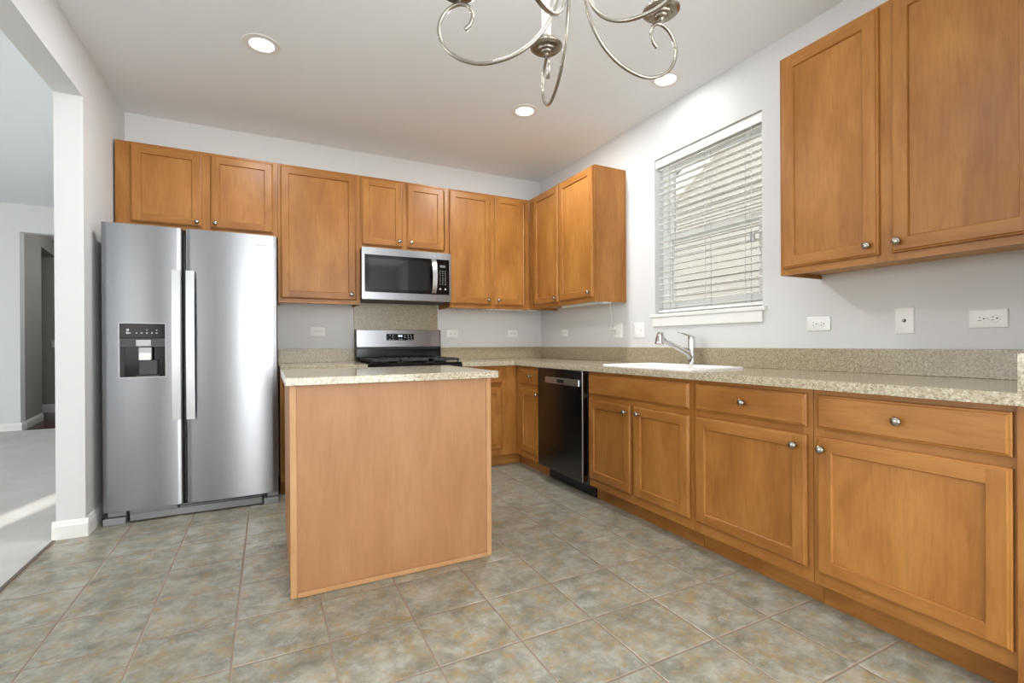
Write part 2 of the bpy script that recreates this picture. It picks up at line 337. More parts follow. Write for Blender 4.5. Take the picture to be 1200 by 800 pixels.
# blinds: slats, headrail with valance, bottom rail, ladders, tilt cord
bl = thing('window_blind', 'white two-inch horizontal slat blind hanging in the window above the sink', 'blind', (.051, (wy0 + wy1) / 2, wz0), 0)
hw = (wy1 - wy0) / 2 - .008
def bb(name, f, m=M_BLIND, parent=None): b = MB(); f(b); return b.build(name, parent or bl)
ztop = wz1 - wz0
def slats(b):
    n = 24; zs = [.045 + i * (ztop - .12) / (n - 1) for i in range(n)]
    for i, z in enumerate(zs):
        tl = math.radians(4 + random.uniform(-1.2, 1.2)); c_, s_ = math.cos(tl), math.sin(tl); pts = []
        for k in range(5):
            u = (k / 4 - .5) * .05; h = .0022 * (1 - (2 * k / 4 - 1) ** 2); pts.append((u * c_, z + u * s_ + h))
        low = [(x, z_ - .0026) for x, z_ in pts[::-1]]
        b.prism(pts + low, 'y', -hw + .004, hw - .004, M_BLIND)
bb('slats', slats)
bb('headrail', lambda b: (b.box(-.028, .028, -hw, hw, ztop - .052, ztop - .003, M_BLIND, .002)))
bb('valance', lambda b: (b.prism([(-.040, ztop - .062), (-.034, ztop - .062), (-.032, ztop - .004), (-.036, ztop - .004), (-.042, ztop - .02), (-.042, ztop - .05)], 'y', -hw - .003, hw + .003, M_BLIND)))
bb('bottom_rail', lambda b: (b.box(-.026, .026, -hw, hw, .008, .028, M_BLIND, .004, 2)))
def ladders(b):
    for y in (-hw + .12, -.005, hw - .12):
        for x in (-.027, .027): b.box(x - .001, x + .001, y - .0012, y + .0012, .02, ztop - .05, M_LGRY)
bb('ladder_cords', ladders)
def lift(b): b.tube([(-.043, -hw + .065, ztop - .07), (-.044, -hw + .065, ztop - .4), (-.044, -hw + .068, .46), (-.044, -hw + .07, .43)], .0014, M_CORD, 6)
tc_ = bb('lift_cord', lift)
bb('cord_tassel', lambda b: (b.lathe([(0, .44), (.006, .435), (.011, .40), (.012, .385), (0, .384)], M_LGRY, Matrix.Translation((-.044, -hw + .07, 0)), 10), b.lathe([(0, .44), (.006, .435), (.01, .405), (.011, .39), (0, .389)], M_LGRY, Matrix.Translation((-.044, -hw + .052, -.008)), 10)), parent=bl)

# other windows: simple vinyl frames in the openings behind the camera
def rear_window(name, x0, x1, z0, z1, mull):
    o = bpy.data.objects.new(name, None); C.objects.link(o); o['kind'] = 'structure'; b = MB(); w = .05
    b.box(x0, x0 + w, -7.1, -7.02, z0, z1, M_VINYL); b.box(x1 - w, x1, -7.1, -7.02, z0, z1, M_VINYL); b.box(x0 + w, x1 - w, -7.1, -7.02, z0, z0 + w, M_VINYL); b.box(x0 + w, x1 - w, -7.1, -7.02, z1 - w, z1, M_VINYL)
    for k in range(1, mull): x = x0 + (x1 - x0) * k / mull; b.box(x - .03, x + .03, -7.1, -7.02, z0 + w, z1 - w, M_VINYL)
    b.build('window_frame', o)
rear_window('door_1', -2.9, -.6, .12, 2.3, 2); rear_window('window_2', -5.45, -4.15, .7, 2.3, 2)
def side_window(name, x0, x1, y0, y1, z0, z1, mull):
    o = bpy.data.objects.new(name, None); C.objects.link(o); o['kind'] = 'structure'; b = MB(); w = .05
    b.box(x0, x1, y0, y0 + w, z0, z1, M_VINYL); b.box(x0, x1, y1 - w, y1, z0, z1, M_VINYL); b.box(x0, x1, y0 + w, y1 - w, z0, z0 + w, M_VINYL); b.box(x0, x1, y0 + w, y1 - w, z1 - w, z1, M_VINYL)
    for k in range(1, mull): y = y0 + (y1 - y0) * k / mull; b.box(x0, x1, y - .03, y + .03, z0 + w, z1 - w, M_VINYL)
    b.build('window_frame', o)
side_window('window_3', .02, .08, -6.5, -4.6, .8, 2.25, 2); side_window('window_4', -9.1, -9.03, -3.7, .7, .65, 2.35, 4)

# ------------------------------------------------------------------ outdoors
box('ground', -60, 60, -60, 60, -.4, -.3, M_GRASS, **S)
NX = 3.2
nb = thing('neighbour_house', 'beige lap-sided neighbouring house gable seen through the window blind', 'house', (NX, -4, -.3))
sl = .58
def nz(y): return 3.30 + (1.257 - y) * sl + .3     # underside of the rake board at world y, in local z
b = MB(); yw0, yw1 = -9.5, 2.6; k = 0; z = 0.0
while z < 7.6:
    z2 = z + .105
    # clip each board by the rake on the far side
    ymax = min(yw1, 1.257 - (z2 - .3 - 3.30 - .16) / sl)
    if ymax > yw0 + .1: b.prism([(0, z), (-.016, z), (-.003, z2), (0, z2)], 'y', yw0 + 4, ymax + 4, M_SID)
    z = z2
b.build('siding', nb)
b = MB(); zt = 7.0; b.prism([(yw0 + 4, 0), (yw1 + 4, 0), (yw1 + 4, nz(yw1) + .05), (yw0 + 4 + 3.2, nz(yw0 + 3.2) + .05), (yw0 + 4, nz(yw0 + 3.2) - 3.2 * sl)], 'x', .002, 7, M_SID); b.build('house_body', nb)
ya, yb = 3.2, yw0 + 3.2
b = MB(); b.prism([(ya + 4, nz(ya) + .0), (ya + 4, nz(ya) + .20), (yb + 4, nz(yb) + .20), (yb + 4, nz(yb) + .0)], 'x', -.16, -.13, M_VINYL); b.build('rake_board', nb)
b = MB(); b.prism([(ya + 4, nz(ya) + .0), (ya + 4, nz(ya) + .02), (yb + 4, nz(yb) + .02), (yb + 4, nz(yb) + .0)], 'x', -.129, -.001, M_VINYL); b.build('soffit', nb)
b = MB(); b.prism([(ya + 4.1, nz(ya) + .205 - .06), (ya + 4.1, nz(ya) + .24 - .06), (yb + 4, nz(yb) + .24), (yb + 4, nz(yb) + .205)], 'x', -.19, 7.1, M_ROOF); b.build('roof', nb)
# added unseen house shape, placed to block low sun from the rear windows
rh = bpy.data.objects.new('sun_blocker', None); C.objects.link(rh); rh.location = (1.0, -19.0, -.3); rh['kind'] = 'structure'
b = MB(); b.box(-9.75, 7, -4, 0, 0, 6.2, M_BRK); b.build('wall', rh)
b = MB(); b.prism([(-4.3, 6.2), (.3, 6.2), (-2, 8.4)], 'x', -9.9, 7.3, M_ROOF); b.build('roof', rh)

# ------------------------------------------------------------------ cabinet parts (local frame: x along the run, front faces -y, z up)
def door_mesh(b, x0, x1, z0, z1, st=.056):
    """five-piece door: routed outer edge, flat recessed centre panel; occupies y -.020..0"""
    def rect(i): return (x0 + i, x1 - i, z0 + i, z1 - i)
    def ring(i1, y1, i2, y2, mv=WV, mh=WH):
        a = rect(i1); c = rect(i2)
        A = [(a[0], y1, a[2]), (a[1], y1, a[2]), (a[1], y1, a[3]), (a[0], y1, a[3])]; B = [(c[0], y2, c[2]), (c[1], y2, c[2]), (c[1], y2, c[3]), (c[0], y2, c[3])]
        for k in range(4):
            q = (k + 1) % 4; b.quad([A[k], A[q], B[q], B[k]], mh if k % 2 == 0 else mv)
    ring(0, 0, 0, -.010); ring(0, -.010, .0025, -.0135); ring(.0025, -.0135, .0065, -.0145); ring(.0065, -.0145, .0085, -.0185); ring(.0085, -.0185, .0105, -.020)
    # flat frame: butt joints, stiles full height
    o = .0105; X0, X1, Z0, Z1 = rect(o); s = st
    b.quad([(X0, -.02, Z0), (x0 + s, -.02, Z0), (x0 + s, -.02, Z1), (X0, -.02, Z1)], WV); b.quad([(x1 - s, -.02, Z0), (X1, -.02, Z0), (X1, -.02, Z1), (x1 - s, -.02, Z1)], WV)
    b.quad([(x0 + s, -.02, Z0), (x1 - s, -.02, Z0), (x1 - s, -.02, z0 + s), (x0 + s, -.02, z0 + s)], WH); b.quad([(x0 + s, -.02, z1 - s), (x1 - s, -.02, z1 - s), (x1 - s, -.02, Z1), (x0 + s, -.02, Z1)], WH)
    ring(s, -.02, s + .003, -.0165); ring(s + .003, -.0165, s + .0045, -.0112); 
    c = rect(s + .0045); b.quad([(c[0], -.0112, c[2]), (c[1], -.0112, c[2]), (c[1], -.0112, c[3]), (c[0], -.0112, c[3])], WV)
    b.quad([(x0, 0, z0), (x0, 0, z1), (x1, 0, z1), (x1, 0, z0)], WV)
def drawer_mesh(b, x0, x1, z0, z1):
    def rect(i): return (x0 + i, x1 - i, z0 + i, z1 - i)
    pr = [(0, 0), (0, -.010), (.0025, -.0135), (.0075, -.0145), (.0095, -.0185), (.012, -.020)]
    for (i1, y1), (i2, y2) in zip(pr, pr[1:]):
        a = rect(i1); c = rect(i2); A = [(a[0], y1, a[2]), (a[1], y1, a[2]), (a[1], y1, a[3]), (a[0], y1, a[3])]; B = [(c[0], y2, c[2]), (c[1], y2, c[2]), (c[1], y2, c[3]), (c[0], y2, c[3])]
        for k in range(4): q = (k + 1) % 4; b.quad([A[k], A[q], B[q], B[k]], WH)
    c = rect(.012); b.quad([(c[0], -.02, c[2]), (c[1], -.02, c[2]), (c[1], -.02, c[3]), (c[0], -.02, c[3])], WH); b.quad([(x0, 0, z0), (x0, 0, z1), (x1, 0, z1), (x1, 0, z0)], WH)
KM = None
def knob(x, z, parent):
    global KM
    if KM is None:
        b = MB(); b.lathe([(.0085, 0), (.0075, .003), (.0055, .006), (.006, .012), (.011, .016), (.0155, .020), (.016, .024), (.013, .028), (.007, .0305), (0, .031)], M_NICK, Matrix.Rotation(PI / 2, 4, 'X'), 20)
        o = b.build('knob'); KM = o.data; C.objects.unlink(o); bpy.data.objects.remove(o)
    o = bpy.data.objects.new('knob', KM); C.objects.link(o); o.parent = parent; o.location = (x, -.0202, z); return o
def cabinet(name, label, cat, loc, rotz, w, z0, z1, D, doors=(), drawers=(), stiles=(), rails=(), toe=True, group=None, hollow=False, tx=(0, 0), sw=.04, trail=(None, .034), openbot=False):
    """doors/drawers: (x0,x1,z0,z1,knobx,knobz or None)"""
    t = thing(name, label, cat, loc, rotz, group); e = .0008
    b = MB()
    if openbot:   # wall cabinet: recessed bottom panel between side panels
        b.box(e, .016, .0195, D, z0, z1, WV); b.box(w - .016, w - e, .0195, D, z0, z1, WV); b.box(.016, w - .016, .0195, D, z0 + .022, z1, WIN)
    elif hollow:
        b.box(e, .016, .0195, D, z0, z1, WV); b.box(w - .016, w - e, .0195, D, z0, z1, WV); b.box(.016, w - .016, .0195, D, z0, z0 + .016, WIN); b.box(.016, w - .016, D - .01, D, z0 + .016, z1, WIN)
    else: b.box(e, w - e, .0195, D, z0, z1, WV)
    b.build('carcass', t)
    b = MB(); xs = sorted([(e, sw)] + [(s_[0], s_[1]) for s_ in stiles] + [(w - sw, w - e)])
    for a, c in xs: b.box(a, c, 0, .019, z0, z1, WV)
    rl = [(z0, z0 + (trail[0] or (.07 if toe else .038))), (z1 - trail[1], z1)] + list(rails)
    for (a0, a1), (b0, b1) in zip(xs, xs[1:]):
        for r0, r1 in rl: b.box(a1, b0, .0004, .019, r0, r1, WH)
    b.build('face_frame', t)
    for q in doors:
        b = MB(); door_mesh(b, *q[:4]); dd = b.build('door', t)
        if q[4] is not None: knob(q[4], q[5], dd)
    for q in drawers:
        b = MB(); drawer_mesh(b, *q[:4]); dd = b.build('drawer_front', t)
        if q[4] is not None: knob(q[4], q[5], dd)
    if toe: box('toe_kick', e + tx[0], w - e + tx[1], .066, .08, .0005, z0 - .0005, WH, t)
    return t
UT, UB = 2.443, 1.388
G1 = 'upper cabinets on the back wall'
fy = -.310
cabinet('wall_cabinet', 'short two-door maple upper cabinet above the refrigerator', 'cabinet', (-3.468, fy, 0), 0, .978, 1.872, UT, .308,
        doors=[(.085, .491, 1.903, 2.427, .463, 1.935), (.543, .947, 1.903, 2.427, .574, 1.937)], stiles=[(.46, .575)], toe=False, sw=.11, openbot=True)
cabinet('wall_cabinet', 'tall single-door maple upper cabinet between refrigerator and microwave', 'cabinet', (-2.490, fy, 0), 0, .603, UB, UT, .308,
        doors=[(.017, .570, 1.42, 2.429, .530, 1.466)], toe=False, openbot=True)
cabinet('wall_cabinet', 'short two-door maple upper cabinet directly above the microwave', 'cabinet', (-1.887, fy, 0), 0, .764, 1.848, UT, .308,
        doors=[(.014, .345, 1.880, 2.427, .316, 1.927), (.387, .713, 1.880, 2.427, .417, 1.927)], stiles=[(.33, .40)], toe=False, openbot=True)
cabinet('wall_cabinet', 'tall two-door maple upper cabinet right of the microwave on the back wall', 'cabinet', (-1.123, fy, 0), 0, .8115, UB, UT, .308,
        doors=[(.0, .402, 1.422, 2.430, .370, 1.468), (.443, .740, 1.422, 2.430, .471, 1.465)], stiles=[(.39, .455)], toe=False, openbot=True, sw=.045)
RZ = -PI / 2
cabinet('wall_cabinet', 'two-door maple upper cabinet on the right wall left of the window', 'cabinet', (fy, -.312, 0), RZ, 1.036, UB, UT, .308,
        doors=[(.106, .530, 1.422, 2.430, .500, 1.460), (.551, 1.027, 1.422, 2.430, .990, 1.460)], stiles=[(.515, .565)], toe=False, openbot=True, sw=.06)
cabinet('wall_cabinet', 'large two-door maple upper cabinet on the right wall right of the window', 'cabinet', (fy, -2.848, 0), RZ, .93, UB, UT, .308,
        doors=[(.019, .431, 1.418, 2.430, .396, 1.461), (.476, .902, 1.418, 2.430, .503, 1.459)], stiles=[(.415, .49)], toe=False, openbot=True)
# base cabinets
BT = .876
cabinet('base_cabinet', 'maple base cabinet between refrigerator and gas range', 'cabinet', (-2.488, -.61, 0), 0, .592, .1, BT, .60,
        doors=[(.02, .285, .155, .69, .25, .645), (.305, .572, .155, .69, .34, .645)], drawers=[(.02, .572, .722, .853, .296, .79)], stiles=[(.275, .315)], rails=[(.688, .724)])
cabinet('base_cabinet', 'maple corner base cabinet right of the gas range', 'cabinet', (-1.132, -.61, 0), 0, .5215, .1, BT, .60,
        doors=[(.02, .375, .155, .69, .055, .645)], drawers=[(.02, .375, .722, .853, .197, .79)], rails=[(.688, .724)], sw=.16, tx=(0, .066))
cabinet('base_cabinet', 'narrow maple base cabinet in the corner left of the dishwasher', 'cabinet', (-.61, -.6115, 0), RZ, .4485, .1, BT, .60,
        doors=[(.088, .435, .155, .69, .405, .652)], drawers=[(.088, .435, .722, .853, .29, .795)], rails=[(.688, .724)], sw=.09, tx=(-.0655, 0))
cabinet('sink_base_cabinet', 'maple sink base cabinet with two doors beside the dishwasher', 'cabinet', (-.61, -1.677, 0), RZ, .905, .1, BT, .60,
        doors=[(.013, .434, .153, .69, .396, .645), (.462, .881, .153, .69, .509, .649)], drawers=[(.013, .881, .722, .855, None, 0)], stiles=[(.42, .475)], rails=[(.688, .724)], hollow=True)
cabinet('base_cabinet', 'maple base cabinet with one drawer and door right of the sink base', 'cabinet', (-.61, -2.5825, 0), RZ, .6015, .1, BT, .60,
        doors=[(.018, .580, .153, .69, .538, .643)], drawers=[(.018, .580, .722, .855, .299, .79)], rails=[(.688, .724)])
cabinet('base_cabinet', 'maple base cabinet with one drawer and door at the counter end', 'cabinet', (-.61, -3.1845, 0), RZ, .5870, .1, BT, .60,
        doors=[(.020, .578, .153, .69, .046, .644)], drawers=[(.020, .578, .722, .855, .299, .79)], rails=[(.688, .724)])
b = MB(); b.box(-.622, -.012, -3.802, -3.7725, .0005, BT, WV, .001); ep = b.build('end_panel'); ep['label'] = 'maple end panel closing the base cabinets at the right edge of the photo'; ep['category'] = 'panel'

# countertops
ct = thing('countertop', 'L-shaped speckled beige stone countertop along right wall and corner', 'countertop', (0, 0, 0))
CF = -.648; Z0, Z1 = .8765, .914
b = MB(); sx0, sx1, sy0, sy1 = -.553, -.137, -2.49, -1.78
for q in ((-1.134, -.001, CF, -.001), (CF, -.001, sy1, CF), (CF, sx0, sy0, sy1), (sx1, -.001, sy0, sy1), (CF, -.001, -3.802, sy0)): b.box(*q, Z0, Z1, M_STONE)
bmesh.ops.remove_doubles(b.bm, verts=list(b.bm.verts), dist=1e-5)
b.build('top_slab', ct)
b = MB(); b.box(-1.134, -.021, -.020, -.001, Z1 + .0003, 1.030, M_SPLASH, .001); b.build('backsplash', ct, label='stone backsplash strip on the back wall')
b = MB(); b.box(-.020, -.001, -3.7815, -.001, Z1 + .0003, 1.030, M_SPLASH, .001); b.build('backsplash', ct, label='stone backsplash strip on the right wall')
b = MB(); b.box(-.652, -.001, -3.802, -3.7825, Z1 + .0003, 1.028, M_STONE, .001); b.build('side_splash', ct, label='stone upstand across the counter end')
c2 = thing('countertop', 'short speckled beige stone countertop between refrigerator and range', 'countertop', (0, 0, 0))
b = MB(); b.box(-2.488, -1.893, CF, -.001, Z0, Z1, M_STONE, .002); b.build('top_slab', c2)
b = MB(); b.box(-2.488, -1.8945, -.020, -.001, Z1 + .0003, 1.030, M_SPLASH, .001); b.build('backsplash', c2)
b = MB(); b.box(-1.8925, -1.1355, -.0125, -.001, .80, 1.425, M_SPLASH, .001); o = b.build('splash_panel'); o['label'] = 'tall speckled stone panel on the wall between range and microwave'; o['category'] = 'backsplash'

# ------------------------------------------------------------------ island
isl = thing('kitchen_island', 'free-standing light maple island with speckled stone top', 'island', (-2.02, -1.82, 0))
ox, oy = 2.02, 1.82
ix0, ix1, iyf, iyb, izt = -2.481, -1.560, -2.155, -1.50, .893
def ib(name, m, x0, x1, y0, y1, z0, z1, bev=0, **p):
    b = MB(); b.box(x0 + ox, x1 + ox, y0 + oy, y1 + oy, z0, z1, m, bev); return b.build(name, isl, **p)
ib('carcass', WV, ix0 + .004, ix1 - .004, iyf + .012, iyb, .1, izt)
ib('toe_kick', WH, ix0 + .004, ix1 - .004, iyf + .012, iyb - .07, .001, .0995)
ib('back_panel', WI, ix0 + .0265, ix1 - .0265, iyf + .005, iyf + .0115, .002, izt, label='pale maple veneer panel facing the room')
ib('corner_trim', WE, ix0, ix0 + .026, iyf, iyf + .0115, .001, izt, .0015); ib('corner_trim', WE, ix1 - .026, ix1, iyf, iyf + .0115, .001, izt, .0015)
ib('base_shoe', WE, ix0 + .0265, ix1 - .0265, iyf - .007, iyf + .0045, .001, .022, .003)
ib('side_panel', WV, ix0 - .001, ix0 + .0035, iyf + .012, iyb - .001, .1, izt)
ib('side_panel', WI, ix1 - .0035, ix1 + .001, iyf + .012, iyb - .001, .1, izt)
b = MB(); b.box(-2.4985 + ox, -1.533 + ox, -2.19 + oy, -1.44 + oy, izt + .0005, .9275, M_STONE, .0025, 2); b.build('top_slab', isl)

# ------------------------------------------------------------------ refrigerator
fr = thing('refrigerator', 'tall stainless steel side-by-side refrigerator with ice and water dispenser', 'refrigerator', (-2.966, -.41, 0))
fx, fyy = 2.966, .41
def fb(name, m, x0, x1, y0, y1, z0, z1, bev=0, parent=None, **p):
    b = MB(); b.box(x0 + fx, x1 + fx, y0 + fyy, y1 + fyy, z0, z1, m, bev, 2); return b.build(name, parent or fr, **p)
fb('body', M_DGRY, -3.425, -2.507, -.695, -.06, .035, 1.765, .004)
def fridge_door(x0, x1, z0, z1, hole=None):
    b = MB(); m = M_SS; n = 14; yb = -.703; xs = [x0 + (x1 - x0) * k / n for k in range(n + 1)]
    if hole: xs = sorted(set([x for x in xs if abs(x - hole[0]) > .01 and abs(x - hole[1]) > .01] + [hole[0], hole[1]]))
    xs = sorted(set(xs + [x0 + .003, x0 + .008, x1 - .003, x1 - .008]))
    def yf(x):
        t = (x - x0) / (x1 - x0); e = min(x - x0, x1 - x); c = -.766 - .009 * (1 - (2 * t - 1) ** 2)
        if e < .0079: c += .010 * (1 - math.sqrt(max(0, 1 - (1 - e / .008) ** 2)))
        return c
    zs = [z0, z1] if not hole else [z0, hole[2], hole[3], z1]
    vs = {}
    def V(x, z):
        k_ = (round(x, 5), round(z, 5))
        if k_ not in vs: vs[k_] = b.bm.verts.new((x + fx, yf(x) + fyy, z))
        return vs[k_]
    mi = b.mi(m)
    for za, zb in zip(zs, zs[1:]):
        for xa, xb in zip(xs, xs[1:]):
            if hole and za == hole[2] and hole[0] - 1e-4 <= xa and xb <= hole[1] + 1e-4: continue
            f = b.bm.faces.new([V(xa, za), V(xb, za), V(xb, zb), V(xa, zb)]); f.material_index = mi; f.smooth = True
    for z in (z0, z1):
        b.quad([(x + fx, yf(x) + fyy, z) for x in xs] + [(x1 + fx, yb + fyy, z), (x0 + fx, yb + fyy, z)], m)
    for x in (x0, x1): b.quad([(x + fx, yf(x) + fyy, z0), (x + fx, yf(x) + fyy, z1), (x + fx, yb + fyy, z1), (x + fx, yb + fyy, z0)], M_DGRY)
    b.quad([(x0 + fx, yb + fyy, z0), (x1 + fx, yb + fyy, z0), (x1 + fx, yb + fyy, z1), (x0 + fx, yb + fyy, z1)], M_DGRY)
    return b
hx0, hx1, hz0, hz1 = -3.350, -3.120, .872, 1.200
dl = fridge_door(-3.433, -3.0365, .080, 1.792, (hx0, hx1, hz0, hz1)).build('door', fr); dr = fridge_door(-3.0175, -2.503, .080, 1.792).build('door', fr)
def handle(x0, x1, parent):
    z0, z1 = .608, 1.525; xc0, xc1 = x0 + fx, x1 + fx; b = MB(); n = 14; P_ = []
    # flat slightly bowed bar on two end posts
    bm = bmesh.new(); prev = None
    for k in range(n + 1):
        t = k / n; z = z0 + (z1 - z0) * t; y = -.818 - .012 * math.sin(PI * t) + fyy
        r = [bm.verts.new((xc0, y, z)), bm.verts.new((xc1, y, z)), bm.verts.new((xc1, y + .014, z)), bm.verts.new((xc0, y + .014, z))]
        if prev:
            for q in range(4): bm.faces.new([prev[q], prev[(q + 1) % 4], r[(q + 1) % 4], r[q]])
        else: bm.faces.new(r)
        prev = r
    bm.faces.new(prev); b.add(bm, M_SSM)
    for z in (z0 + .012, z1 - .042): b.box(xc0 + .008, xc1 - .008, -.8045 + fyy, -.7705 + fyy, z, z + .03, M_SSM)
    return b.build('handle', parent)
handle(-3.083, -3.040, dl); handle(-3.011, -2.968, dr)
# dispenser
dsp = MB()
for q in ((hx0, hx1, -.7745, -.7715, hz1 - .004, hz1 + .002), (hx0, hx1, -.7745, -.7715, hz0 - .002, hz0 + .004), (hx0 - .002, hx0 + .004, -.7745, -.7715, hz0, hz1), (hx1 - .004, hx1 + .002, -.7745, -.7715, hz0, hz1)):
    dsp.box(q[0] + fx, q[1] + fx, q[2] - .002 + fyy, q[3] + .004 + fyy, q[4], q[5], M_LGRY)
disp = dsp.build('dispenser', fr)
b = MB(); hh = [(hx0 + .004 + fx, hx1 - .004 + fx)][0]
yb = -.718 + fyy; yf_ = -.770 + fyy; zc = 1.057
b.quad([(hh[0], yb, hz0), (hh[1], yb, hz0), (hh[1], yb, hz1), (hh[0], yb, hz1)], M_BLK); b.quad([(hh[0], yb, hz0), (hh[0], yf_, hz0), (hh[0], yf_, hz1), (hh[0], yb, hz1)], M_BLK)
b.quad([(hh[1], yb, hz0), (hh[1], yf_, hz0), (hh[1], yf_, hz1), (hh[1], yb, hz1)], M_BLK); b.quad([(hh[0], yb, hz0 + .003), (hh[1], yb, hz0 + .003), (hh[1], yf_, hz0 + .003), (hh[0], yf_, hz0 + .003)], M_BLK); b.build('recess', disp)
b = MB(); b.box(hh[0], hh[1], yf_ - .006, yf_ + .03, 1.108, hz1 - .002, M_BLK, .003); b.box(hh[0], hh[1], yf_ - .002, yf_ + .03, zc, 1.1075, M_DGRY)
b.build('control_panel', disp)
for k, x in enumerate((-3.296, -3.264, -3.240, -3.214, -3.189, -3.166)):
    b = MB(); b.box(x + fx - .004, x + fx + .004, yf_ - .0075, yf_ - .006, 1.136, 1.143, M_MARK); b.build('button', disp)
for x in (-3.214, -3.166): b = MB(); b.box(x + fx - .003, x + fx + .003, yf_ - .0075, yf_ - .006, 1.155, 1.161, M_MARK); b.build('indicator', disp)
b = MB(); b.lathe([(0, -.001), (.008, -.0008), (.008, .0), (0, .0)], M_MARK, Matrix.Translation((-3.307 + fx, yf_ - .0062, 1.158)) @ Matrix.Rotation(-PI / 2, 4, 'X'), 20); b.box(-3.314 + fx, -3.302 + fx, yf_ - .0072, yf_ - .0062, 1.134, 1.147, M_MARK); b.build('indicator', disp)
b = MB(); b.box(-3.270 + fx, -3.194 + fx, yf_ - .004, yf_ + .02, 1.060, 1.100, M_LGRY, .003); b.box(-3.258 + fx, -3.194 + fx, yf_ + .002, yf_ + .026, .978, 1.055, M_LGRY, .006, 2); b.box(-3.256 + fx, -3.196 + fx, yf_ - .001, yf_ + .004, .976, 1.02, M_WHT, .004)
b.build('paddle', disp)
b = MB(); b.box(-3.262 + fx, -3.168 + fx, yf_ + .028, yf_ + .045, .885, .975, M_DGRY, .003); b.box(-3.27 + fx, -3.16 + fx, yf_ + .004, yb - .001, hz0 + .004, hz0 + .012, M_DGRY); b.build('drip_tray', disp)
# badge lettering, small grey wordmark
def text(body, size, ext, m, name, parent, loc, rot=(PI / 2, 0, 0), align='CENTER'):
    cu = bpy.data.curves.new(name, 'FONT'); cu.body = body; cu.size = size; cu.extrude = ext; cu.align_x = align; cu.align_y = 'CENTER'; cu.resolution_u = 2
    t = bpy.data.objects.new(name, cu); C.objects.link(t); bpy.context.view_layer.update()
    me = bpy.data.meshes.new_from_object(t); bpy.data.objects.remove(t); o = bpy.data.objects.new(name, me); me.materials.append(m); C.objects.link(o)
    o.parent = parent; o.location = loc; o.rotation_euler = rot; return o
text('Whirlpool', .0175, .0006, M_BADGE, 'badge', dr, (-2.606 + fx, -.7745 + fyy, 1.724))
# base grille and feet
b = MB(); b.box(-3.31 + fx, -2.60 + fx, -.742 + fyy, -.70 + fyy, .006, .050, M_GRY, .003); b.box(-3.31 + fx, -3.07 + fx, -.742 + fyy, -.70 + fyy, .0505, .074, M_GRY, .003)
b.box(-3.06 + fx, -2.60 + fx, -.730 + fyy, -.70 + fyy, .0505, .076, M_BLKM)
for z in (.055, .066): b.box(-3.06 + fx, -2.60 + fx, -.7405 + fyy, -.731 + fyy, z, z + .0045, M_GRY)
for x in (-2.95, -2.83, -2.71): b.box(x + fx - .002, x + fx + .002, -.7415 + fyy, -.7405 + fyy, .0505, .075, M_GRY)
b.build('base_grille', fr)
for x0, x1 in ((-3.432, -3.325), (-2.59, -2.504)):
    b = MB(); b.box(x0 + fx, x1 + fx, -.768 + fyy, -.70 + fyy, .0008, .042, M_GRY, .004, 2); b.box(x0 + fx + .02, x1 + fx, -.752 + fyy, -.70 + fyy, .047, .076, M_GRY, .003); b.box(x0 + fx + .004, x0 + fx + .02, -.745 + fyy, -.70 + fyy, .043, .077, M_BLKM); b.build('foot_cover', fr)

# ------------------------------------------------------------------ microwave
mw = thing('microwave', 'stainless over-the-range microwave oven with black glass door', 'microwave', (-1.514, -.2, 1.427))
mx, my, mz = 1.514, .2, -1.427
def mb(name, m, x0, x1, y0, y1, z0, z1, bev=0, parent=None, **p):
    b = MB(); b.box(x0 + mx, x1 + mx, y0 + my, y1 + my, z0 + mz, z1 + mz, m, bev, 2); return b.build(name, parent or mw, **p)
mb('casing', M_DGRY, -1.884, -1.145, -.362, -.014, 1.440, 1.8465)
bo = mb('underside', M_BLKM, -1.880, -1.149, -.36, -.014, 1.428, 1.4395)
b = MB(); m = M_SSM; x0, x1, z0, z1 = -1.889, -1.270, 1.430, 1.8455
gx0, gx1, gz0, gz1 = -1.868, -1.272, 1.487, 1.790
for q in ((x0, gx0, z0, z1), (gx0, x1, z0, gz0), (gx0, x1, gz1, z1)): b.box(q[0] + mx, q[1] + mx, -.402 + my, -.3625 + my, q[2] + mz, q[3] + mz, M_SS)
door = b.build('door', mw)
mb('door_glass', M_BLK, gx0, x1 - .001, -.399, -.364, gz0, gz1, 0, door)
# lighter perforated viewing screen edge inside the glass
b = MB(); b.box(-1.835 + mx, -1.335 + mx, -.3996 + my, -.3991 + my, 1.512 + mz, 1.762 + mz, mat('door_screen', srgb('#1C1E20'), .06, 0, .5)); b.build('screen', door)
b = MB(); n = 10; bm = bmesh.new(); prev = None
for k in range(n + 1):
    t = k / n; z = 1.497 + (1.787 - 1.497) * t; y = -.412 - .034 * math.sin(PI * t) ** .8 if 0 < k < n else -.404
    r = [bm.verts.new((-1.314 + mx, y + my, z + mz)), bm.verts.new((-1.275 + mx, y + my, z + mz)), bm.verts.new((-1.275 + mx, y + .012 + my, z + mz)), bm.verts.new((-1.314 + mx, y + .012 + my, z + mz))]
    if prev:
        for q in range(4): bm.faces.new([prev[q], prev[(q + 1) % 4], r[(q + 1) % 4], r[q]])
    else: bm.faces.new(r)
    prev = r
bm.faces.new(prev); b.add(bm, M_SSM); b.build('handle', door)
b = MB()
for q in ((-1.2685, -1.141, 1.430, 1.487), (-1.2685, -1.141, 1.79, 1.8455), (-1.156, -1.141, 1.487, 1.79)): b.box(q[0] + mx, q[1] + mx, -.402 + my, -.3625 + my, q[2] + mz, q[3] + mz, M_SS)
b.build('side_trim', mw)
cp = mb('control_panel', M_BLK, -1.2685, -1.1565, -.400, -.3635, 1.4875, 1.7895, .001)
